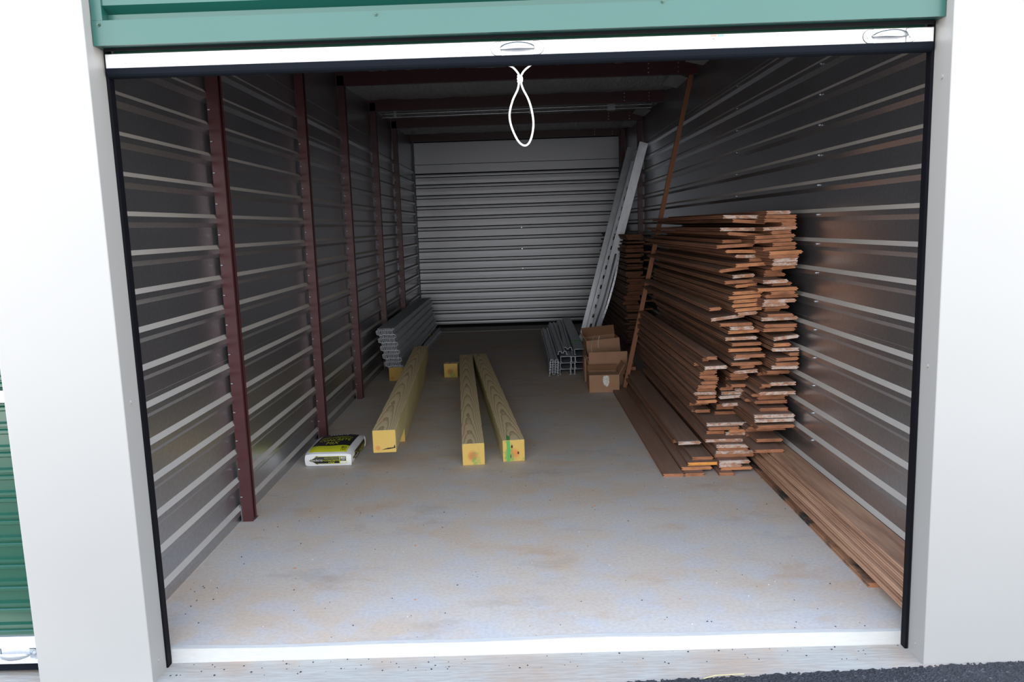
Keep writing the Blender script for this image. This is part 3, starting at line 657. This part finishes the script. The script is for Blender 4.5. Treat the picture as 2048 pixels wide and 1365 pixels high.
def text_on(txt, fn, norm, u0, u1, v0, v1, m, lift, name='lettering'):
    cu = bpy.data.curves.new('t', 'FONT'); cu.body = txt; cu.align_x = 'LEFT'; cu.resolution_u = 2
    o = bpy.data.objects.new('t', cu); COL.objects.link(o); dg = bpy.context.evaluated_depsgraph_get(); dg.update()
    me = bpy.data.meshes.new_from_object(o.evaluated_get(dg)); bpy.data.objects.remove(o)
    xs = [p.co.x for p in me.vertices]; ys = [p.co.y for p in me.vertices]
    bm = bmesh.new(); bm.from_mesh(me); bmesh.ops.triangulate(bm, faces=bm.faces); bmesh.ops.subdivide_edges(bm, edges=[e for e in bm.edges if e.calc_length() > .25], cuts=2)
    for p in bm.verts:
        s = (p.co.x-min(xs))/(max(xs)-min(xs)); t = (p.co.y-min(ys))/(max(ys)-min(ys))
        p.co = fn(u0+(u1-u0)*s, v0+(v1-v0)*t) + norm*lift
    bm.to_mesh(me); bm.free(); me.materials.clear(); me.materials.append(M[m])
    return obj(name, me, bag)
UP = Vector((0, 0, 1)); FR = Vector((0, -1, 0)); RT = Vector((1, 0, 0))
patch(bag_top, (-.86, .80), (-.93, -.52), 'ink_yellow', 'yellow_band', .0012, UP)
patch(bag_top, (-.86, .80), (-.52, .86), 'ink_black', 'black_panel', .0012, UP)
text_on('CONCRETE', bag_top, UP, -.72, .66, -.08, .14, 'ink_yellow', .0024); text_on('MIX', bag_top, UP, -.30, .24, -.40, -.15, 'ink_yellow', .0024)
text_on('HIGH-STRENGTH', bag_top, UP, -.70, .66, .22, .34, 'ink_yellow', .0024); text_on('SAKRETE', bag_top, UP, -.46, .40, .50, .72, 'ink_white', .0024)
text_on('80', bag_top, UP, .50, .72, -.78, -.62, 'ink_black', .0024); text_on('LBS', bag_top, UP, .50, .72, -.86, -.80, 'ink_black', .0024)
def fr(u, w): return bag_front(u, w)
patch(fr, (-.48, .80), (.19, .80), 'ink_yellow', 'label_border', .0012, FR); patch(fr, (-.46, .50), (.215, .775), 'ink_black', 'label_panel', .0018, FR); patch(fr, (.53, .78), (.42, .775), 'ink_black', 'label_panel', .0018, FR)
patch(fr, (.53, .78), (.215, .40), 'ink_white', 'label_panel', .0018, FR)
def diamond(cx, cw, rx, rz, m, lift, fn=fr, norm=FR):
    MB().add([fn(cx-rx, cw)+norm*lift, fn(cx, cw-rz)+norm*lift, fn(cx+rx, cw)+norm*lift, fn(cx, cw+rz)+norm*lift], [(0, 1, 2, 3)]).build('emblem', m, bag)
diamond(-.47, .49, .34, .36, 'ink_black', .0026); diamond(-.47, .49, .31, .325, 'ink_yellow', .003); diamond(-.47, .49, .29, .30, 'ink_black', .0034)
text_on('SAKRETE', fr, FR, -.71, -.23, .42, .56, 'ink_white', .0042); text_on('CONCRETE', fr, FR, -.14, .48, .42, .56, 'ink_yellow', .0032)
text_on('HIGH-STRENGTH', fr, FR, -.14, .48, .64, .71, 'ink_yellow', .0032); text_on('MIX', fr, FR, .04, .30, .24, .37, 'ink_yellow', .0032)
text_on('80', fr, FR, .56, .75, .60, .75, 'ink_white', .0032); text_on('LBS', fr, FR, .57, .74, .47, .56, 'ink_white', .0032)
patch(lambda v, w: bag_side(v, w), (-.55, .75), (.12, .85), 'ink_black', 'side_panel', .0012, RT)
text_on('CONCRETE MIX', lambda v, w: bag_side(v, w), RT, -.18, .68, .3, .62, 'ink_yellow', .0026); 
diamond(-.55, .48, .30, .38, 'ink_black', .0028, lambda v, w: bag_side(v, w), RT); diamond(-.55, .48, .26, .33, 'ink_yellow', .0034, lambda v, w: bag_side(v, w), RT); diamond(-.55, .48, .24, .30, 'ink_black', .004, lambda v, w: bag_side(v, w), RT)
text_on('SAKRETE', lambda v, w: bag_side(v, w), RT, -.74, -.36, .40, .56, 'ink_white', .005)

# ---- planks
ENDS = ['end_brown', 'end_white', 'end_orange', 'end_pale', 'end_fresh']
ENDWORD = ['brown cut end', 'white paint on its end', 'orange-brown cut end', 'pale cut end', 'bright fresh orange end']
TH = .0188
def plank_mesh(w, L, end, face='old_wood', T=TH, flip=False, painted=False):
    a, b = -w/2, w/2; k = min(.007, w*.12)
    p = [(a, 0), (b-k, 0), (b-k, T*.28), (b, T*.38), (b, T*.62), (b-k, T*.72), (b-k, T), (a, T), (a, T*.66), (a+k, T*.58), (a+k, T*.42), (a, T*.34)]
    if flip: p = [(-x, z) for x, z in reversed(p)]
    return MB().extr(p, 0, L, 0, 1).mesh('wooden_plank', [face, end])
def plank(x0, x1, y, z, L, end, label, group, tilt=0, yaw=0, face='old_wood', pitch=0):
    if end == 'end_white': face = 'old_wood_painted' if face == 'old_wood' else face
    o = obj('wooden_plank', plank_mesh(x1-x0, L, end, face, flip=random.random() < .3), None, ((x0+x1)/2, y, z), (pitch, tilt, yaw)); return tag(o, label, 'plank', group)
LEFT_PILE = [[0.791, 0.914, 1.828, 0.0, 0.0, 0, 0], [0.915, 1.03, 1.827, 0.0, 0.0, 0, 0], [1.115, 1.204, 1.82, 0.0, 0.0, 0, 0], [1.135, 1.322, 1.865, 0.019, 0.0, 2, 0], [0.911, 1.09, 1.887, 0.019, 0.0, 2, 0], [1.124, 1.259, 1.857, 0.039, -0.001, 3, 0], [0.952, 1.14, 1.908, 0.039, -0.005, 4, 0], [1.128, 1.308, 1.861, 0.058, -0.002, 1, 0], [0.986, 1.115, 1.953, 0.059, -0.005, 0, 0], [1.115, 1.352, 1.93, 0.078, 0.001, 0, 0], [1.125, 1.36, 1.932, 0.097, 0.003, 1, 0], [1.131, 1.316, 1.932, 0.117, 0.005, 0, 0], [1.125, 1.343, 1.922, 0.137, 0.01, 1, 0], [0.936, 1.075, 2.1, 0.113, -0.016, 1, 0], [1.072, 1.314, 1.981, 0.157, 0.007, 3, 0], [1.214, 1.36, 2.053, 0.177, 0.007, 1, 0], [1.107, 1.238, 2.098, 0.177, 0.002, 2, 0], [1.227, 1.341, 2.041, 0.197, 0.007, 2, 0], [1.099, 1.288, 2.032, 0.217, 0.005, 0, 0], [1.099, 1.351, 2.056, 0.237, 0.001, 1, 0], [1.202, 1.36, 2.1, 0.348, -0.03, 1, 0], [1.044, 1.173, 2.1, 0.371, -0.016, 2, 0], [1.052, 1.167, 2.1, 0.399, -0.028, 0, 0], [1.183, 1.36, 2.1, 0.397, -0.05, 1, 0], [1.03, 1.167, 2.1, 0.422, -0.008, 1, 0], [1.199, 1.36, 2.099, 0.421, -0.015, 1, 0], [1.044, 1.161, 2.1, 0.445, -0.005, 0, 0], [1.276, 1.36, 2.089, 0.442, -0.009, 1, 0], [1.185, 1.271, 2.1, 0.448, -0.032, 0, 0], [1.057, 1.129, 2.1, 0.47, -0.005, 2, 0], [1.221, 1.359, 2.083, 0.469, -0.008, 0, 0], [1.199, 1.338, 1.84, 0.601, -0.052, 3, 0], [1.035, 1.166, 1.84, 0.63, -0.026, 1, 0], [1.237, 1.322, 1.84, 0.63, -0.031, 0, 0], [1.18, 1.358, 1.819, 0.651, -0.013, 0, 0], [1.203, 1.296, 1.84, 0.681, -0.043, 1, 0], [1.04, 1.105, 1.84, 0.686, -0.016, 0, 0], [1.189, 1.36, 1.78, 0.702, -0.008, 0, 0], [1.168, 1.36, 1.84, 0.728, -0.008, 2, 0], [1.188, 1.36, 1.84, 0.761, -0.016, 0, 0], [1.15, 1.335, 1.84, 0.795, -0.016, 3, 0], [1.166, 1.349, 1.84, 0.834, -0.036, 2, 0], [1.173, 1.31, 1.818, 0.857, -0.01, 1, 0], [1.117, 1.304, 1.833, 0.877, -0.007, 0, 0], [1.069, 1.264, 1.84, 0.917, -0.108, 3, 0], [1.199, 1.309, 1.76, 0.947, -0.066, 3, 0], [1.182, 1.338, 1.76, 0.97, -0.06, 2, 0], [1.059, 1.129, 1.84, 0.969, -0.068, 0, 0], [1.162, 1.34, 1.76, 0.994, -0.05, 2, 0], [1.169, 1.313, 1.76, 1.017, -0.05, 2, 0], [1.147, 1.33, 1.76, 1.04, -0.057, 2, 0], [1.169, 1.339, 1.76, 1.064, -0.035, 2, 0], [1.202, 1.329, 1.84, 1.097, -0.071, 2, 0], [1.139, 1.326, 1.817, 1.121, -0.029, 0, 0], [1.192, 1.315, 1.84, 1.151, -0.052, 1, 0], [1.112, 1.281, 1.84, 1.19, -0.105, 0, 0], [1.184, 1.36, 1.76, 1.218, -0.032, 2, 0], [1.277, 1.36, 1.83, 1.24, -0.002, 0, 0], [1.201, 1.36, 1.84, 1.261, 0.018, 3, 0], [1.146, 1.351, 1.84, 1.289, 0.028, 2, 0], [1.087, 1.296, 1.8, 1.323, -0.032, 0, 0], [1.145, 1.36, 1.8, 1.383, 0.09, 0, 0], [1.106, 1.344, 1.8, 1.413, 0.027, 3, 0], [1.174, 1.36, 1.8, 1.454, 0.083, 0, 0], [1.125, 1.357, 1.8, 1.481, 0.031, 1, 0], [0.935, 1.071, 2.267, 0.079, 0.0, 0, 1], [1.198, 1.357, 2.268, 0.256, 0.0, 0, 1], [1.229, 1.328, 2.348, 0.276, 0.0, 0, 1], [1.201, 1.339, 2.241, 0.295, 0.0, 0, 1], [1.199, 1.356, 2.227, 0.315, 0.0, 0, 1], [1.071, 1.14, 2.357, 0.256, 0.0, 0, 1], [1.066, 1.165, 2.248, 0.276, 0.0, 0, 1], [1.059, 1.144, 2.368, 0.295, 0.0, 0, 1], [1.069, 1.17, 2.313, 0.315, 0.0, 0, 1], [1.061, 1.153, 2.219, 0.335, 0.0, 0, 1], [1.192, 1.356, 2.386, 0.37, 0.0, 0, 1], [1.224, 1.316, 1.986, 0.489, 0.0, 0, 1], [1.225, 1.315, 2.114, 0.508, 0.0, 0, 1], [1.223, 1.318, 2.011, 0.528, 0.0, 0, 1], [1.213, 1.321, 1.955, 0.548, 0.0, 0, 1], [1.201, 1.305, 1.93, 0.567, 0.0, 0, 1], [1.027, 1.141, 1.982, 0.489, 0.0, 0, 1], [1.046, 1.147, 1.995, 0.509, 0.0, 0, 1], [1.065, 1.158, 2.011, 0.529, 0.0, 0, 1], [1.033, 1.141, 1.981, 0.548, 0.0, 0, 1], [1.039, 1.136, 1.991, 0.568, 0.0, 0, 1], [1.047, 1.13, 1.942, 0.587, 0.0, 0, 1], [1.027, 1.157, 2.088, 0.607, 0.0, 0, 1], [1.055, 1.096, 1.993, 0.651, 0.0, 0, 1], [1.142, 1.342, 1.889, 1.346, 0.0, 0, 1]]
RIGHT_PILE = [[1.296, 1.465, 1.74, 0.156, 0.0, 0, 0], [1.311, 1.522, 1.74, 0.298, -0.005, 0, 0], [1.296, 1.522, 1.74, 0.334, -0.005, 1, 0], [1.293, 1.522, 1.74, 0.359, -0.002, 1, 0], [1.314, 1.522, 1.74, 0.492, -0.001, 3, 0], [1.328, 1.387, 1.74, 0.536, 0.026, 0, 0], [1.377, 1.522, 1.74, 0.544, -0.01, 1, 0], [1.373, 1.522, 1.7, 0.646, 0.01, 1, 0], [1.387, 1.52, 1.685, 0.666, -0.01, 0, 0], [1.396, 1.522, 1.7, 0.692, -0.044, 0, 0], [1.464, 1.522, 1.7, 0.719, -0.005, 0, 0], [1.371, 1.522, 1.7, 0.746, 0.003, 1, 0], [1.38, 1.477, 1.7, 0.773, -0.016, 2, 0], [1.384, 1.522, 1.7, 0.813, -0.11, 1, 0], [1.321, 1.5, 1.7, 0.858, -0.009, 0, 0], [1.325, 1.507, 1.7, 0.88, -0.003, 0, 0], [1.315, 1.513, 1.7, 0.92, -0.02, 1, 0], [1.333, 1.477, 1.667, 0.941, -0.005, 0, 0], [1.329, 1.464, 1.7, 0.984, -0.014, 0, 0], [1.3, 1.433, 1.653, 1.004, -0.004, 3, 0], [1.305, 1.481, 1.641, 1.024, -0.006, 3, 0], [1.328, 1.511, 1.7, 1.045, -0.01, 0, 0], [1.349, 1.483, 1.663, 1.065, -0.02, 0, 0], [1.276, 1.495, 1.658, 1.086, -0.01, 2, 0], [1.365, 1.476, 1.7, 1.112, -0.023, 0, 0], [1.295, 1.427, 1.615, 1.132, -0.02, 1, 0], [1.359, 1.493, 1.7, 1.201, -0.068, 2, 0], [1.338, 1.474, 1.621, 1.225, -0.02, 3, 0], [1.341, 1.469, 1.6, 1.246, -0.02, 1, 0], [1.312, 1.475, 1.6, 1.266, -0.014, 0, 0], [1.317, 1.496, 1.6, 1.286, -0.017, 2, 0], [1.299, 1.478, 1.65, 1.307, -0.025, 0, 0], [1.351, 1.48, 1.65, 1.329, -0.015, 0, 0], [1.251, 1.459, 1.65, 1.349, -0.03, 0, 0], [1.256, 1.472, 1.65, 1.371, -0.026, 0, 0], [1.34, 1.449, 1.65, 1.393, -0.036, 0, 0], [1.298, 1.481, 1.65, 1.414, -0.021, 3, 0], [1.396, 1.478, 1.65, 1.435, -0.001, 0, 0], [1.302, 1.475, 1.65, 1.455, 0.031, 0, 0], [1.306, 1.475, 1.65, 1.476, 0.024, 0, 0], [1.315, 1.446, 1.65, 1.498, 0.017, 3, 0], [1.329, 1.486, 2.03, 0.175, 0.0, 0, 1], [1.33, 1.484, 1.824, 0.195, 0.0, 0, 1], [1.313, 1.483, 1.991, 0.214, 0.0, 0, 1], [1.317, 1.484, 1.957, 0.234, 0.0, 0, 1], [1.334, 1.51, 1.862, 0.254, 0.0, 0, 1], [1.319, 1.517, 1.904, 0.273, 0.0, 0, 1], [1.342, 1.509, 1.822, 0.378, 0.0, 0, 1], [1.306, 1.515, 1.992, 0.398, 0.0, 0, 1], [1.319, 1.51, 1.841, 0.418, 0.0, 0, 1], [1.343, 1.505, 1.866, 0.437, 0.0, 0, 1], [1.306, 1.52, 1.857, 0.457, 0.0, 0, 1], [1.345, 1.381, 1.829, 0.511, 0.0, 0, 1], [1.387, 1.512, 2.039, 0.511, 0.0, 0, 1], [1.368, 1.501, 1.95, 0.564, 0.0, 0, 1], [1.379, 1.482, 1.885, 0.584, 0.0, 0, 1], [1.373, 1.506, 1.788, 0.603, 0.0, 0, 1], [1.38, 1.512, 1.976, 0.623, 0.0, 0, 1], [1.352, 1.444, 1.787, 0.961, 0.0, 0, 1], [1.359, 1.483, 1.826, 1.153, 0.0, 0, 1], [1.358, 1.458, 1.811, 1.173, 0.0, 0, 1]]

def pile(rows, word, group, Lr):
    rows = sorted(rows, key=lambda r: -r[3]); n = 0
    for x0, x1, y, z, tilt, s, filler in rows:
        n += 1; lb = '%s plank, %s from the top of the %s, %s' % ('recessed' if filler else 'stained', nth(n), word, ENDWORD[s])
        yaw = random.uniform(-.006, .010)
        plank(x0, x1, y, z+.0005, random.uniform(*Lr), ENDS[s], lb, group, tilt, yaw)
pile(LEFT_PILE, 'left column', 'planks in the left column of the near pile', (2.35, 2.5))
pile(RIGHT_PILE, 'right column', 'planks in the right column of the near pile', (2.5, 2.75))
# long planks along the foot of the right wall
WALLP = [(1.345, 1.525, .375, 0, 'rotten_wood', 'lowest plank along the right wall, mouldy black patches on its edge'),
 (1.372, 1.53, .62,   .0193, 'wall_wood', 'second plank up along the right wall, broken short before the doorway'),
 (1.352, 1.53, .09, .0386, 'wall_wood', 'third plank up along the right wall, worn brown edge'),
 (1.362, 1.53, .085, .0579, 'wall_wood', 'fourth plank up along the right wall'), (1.357, 1.53, .08, .0772, 'wall_wood', 'fifth plank up along the right wall'),
 (1.375, 1.53, .085, .0965, 'wall_wood', 'sixth plank up along the right wall, set toward the wall'), (1.385, 1.53, .08, .1158, 'wall_wood', 'seventh plank up along the right wall, just below the top one'),
 (1.392, 1.526, .083, .1351, 'wall_wood', 'topmost plank along the right wall with broad reddish grain')]
for x0, x1, y, z, m, l in WALLP: plank(x0, x1, y, z+.0005, random.uniform(3.3, 3.7), 'end_brown', l, 'long planks along the right wall', 0, 0.0, m)
# far pile behind
z = 0; k = 0
rows_far = []
while z < 1.34:
    f = z/1.34; x0 = 1.19 + random.uniform(-.02, .03) + .015*math.sin(z*9); y = 6.3 + random.uniform(-.05, .12) - .1*f
    if random.random() < .12: z += .02
    rows_far.append((x0, x0+random.uniform(.17, .21), y, z, random.uniform(-.01, .01), random.choice([0, 0, 0, 2]))); z += .0198
n = len(rows_far)
for i, (x0, x1, y, z, t, s) in enumerate(rows_far):
    plank(x0, x1, y, z+.0005, 2.5+random.uniform(-.15, .15), 'end_shaded', 'dark plank in the far pile behind the batten, %s from the floor' % nth(i+1), 'planks in the far pile', 0, random.uniform(-.01, .01))
for i in range(14):
    zz = .02 + i*.093
    plank(1.405, 1.51, 6.35, zz, 2.4, 'end_shaded', 'shadowed plank in the right half of the far pile, %s from the floor' % nth(i+1), 'right half of the far pile')

# ---- crumbs and grit
def bits(name, mat, pts, label):
    mb = MB()
    for x, y, z, s in pts:
        a = random.random()*6; q = random.uniform(.5, 1)
        mb.add([(x+s*math.cos(a+t)*(1 if j % 2 else q), y+s*math.sin(a+t), z) for j, t in enumerate((0, 1.5, 3.1, 4.6))] + [(x, y, z+s*.7)], [(0, 1, 4), (1, 2, 4), (2, 3, 4), (3, 0, 4)])
    tag(mb.build(name, mat), label, 'grit', kind='stuff')
bits('dark_grit', 'debris_dark', [(random.uniform(-1.4, 1.4), .07+random.random()**1.6*4.5, .0004, random.uniform(.0015, .0045)) for _ in range(150)] + [(random.gauss(-1.38, .05), random.uniform(.3, 1.3), .0004, random.uniform(.002, .005)) for _ in range(16)] + [(random.uniform(-1.3, 1.3), random.uniform(-.06, .03), -.0498, random.uniform(.0015, .005)) for _ in range(90)], 'scattered black grit on the concrete floor and ledge')
bits('pale_grit', 'debris_light', [(random.uniform(-1.4, 1.4), .07+random.random()**1.5*3.5, .0004, random.uniform(.001, .003)) for _ in range(130)], 'scattered white chips on the concrete floor')
bits('rust_flakes', 'debris_rust', [(random.uniform(-1.3, 1.3), .1+random.random()*4, .0003, random.uniform(.003, .007)) for _ in range(14)], 'small orange flakes on the concrete floor')
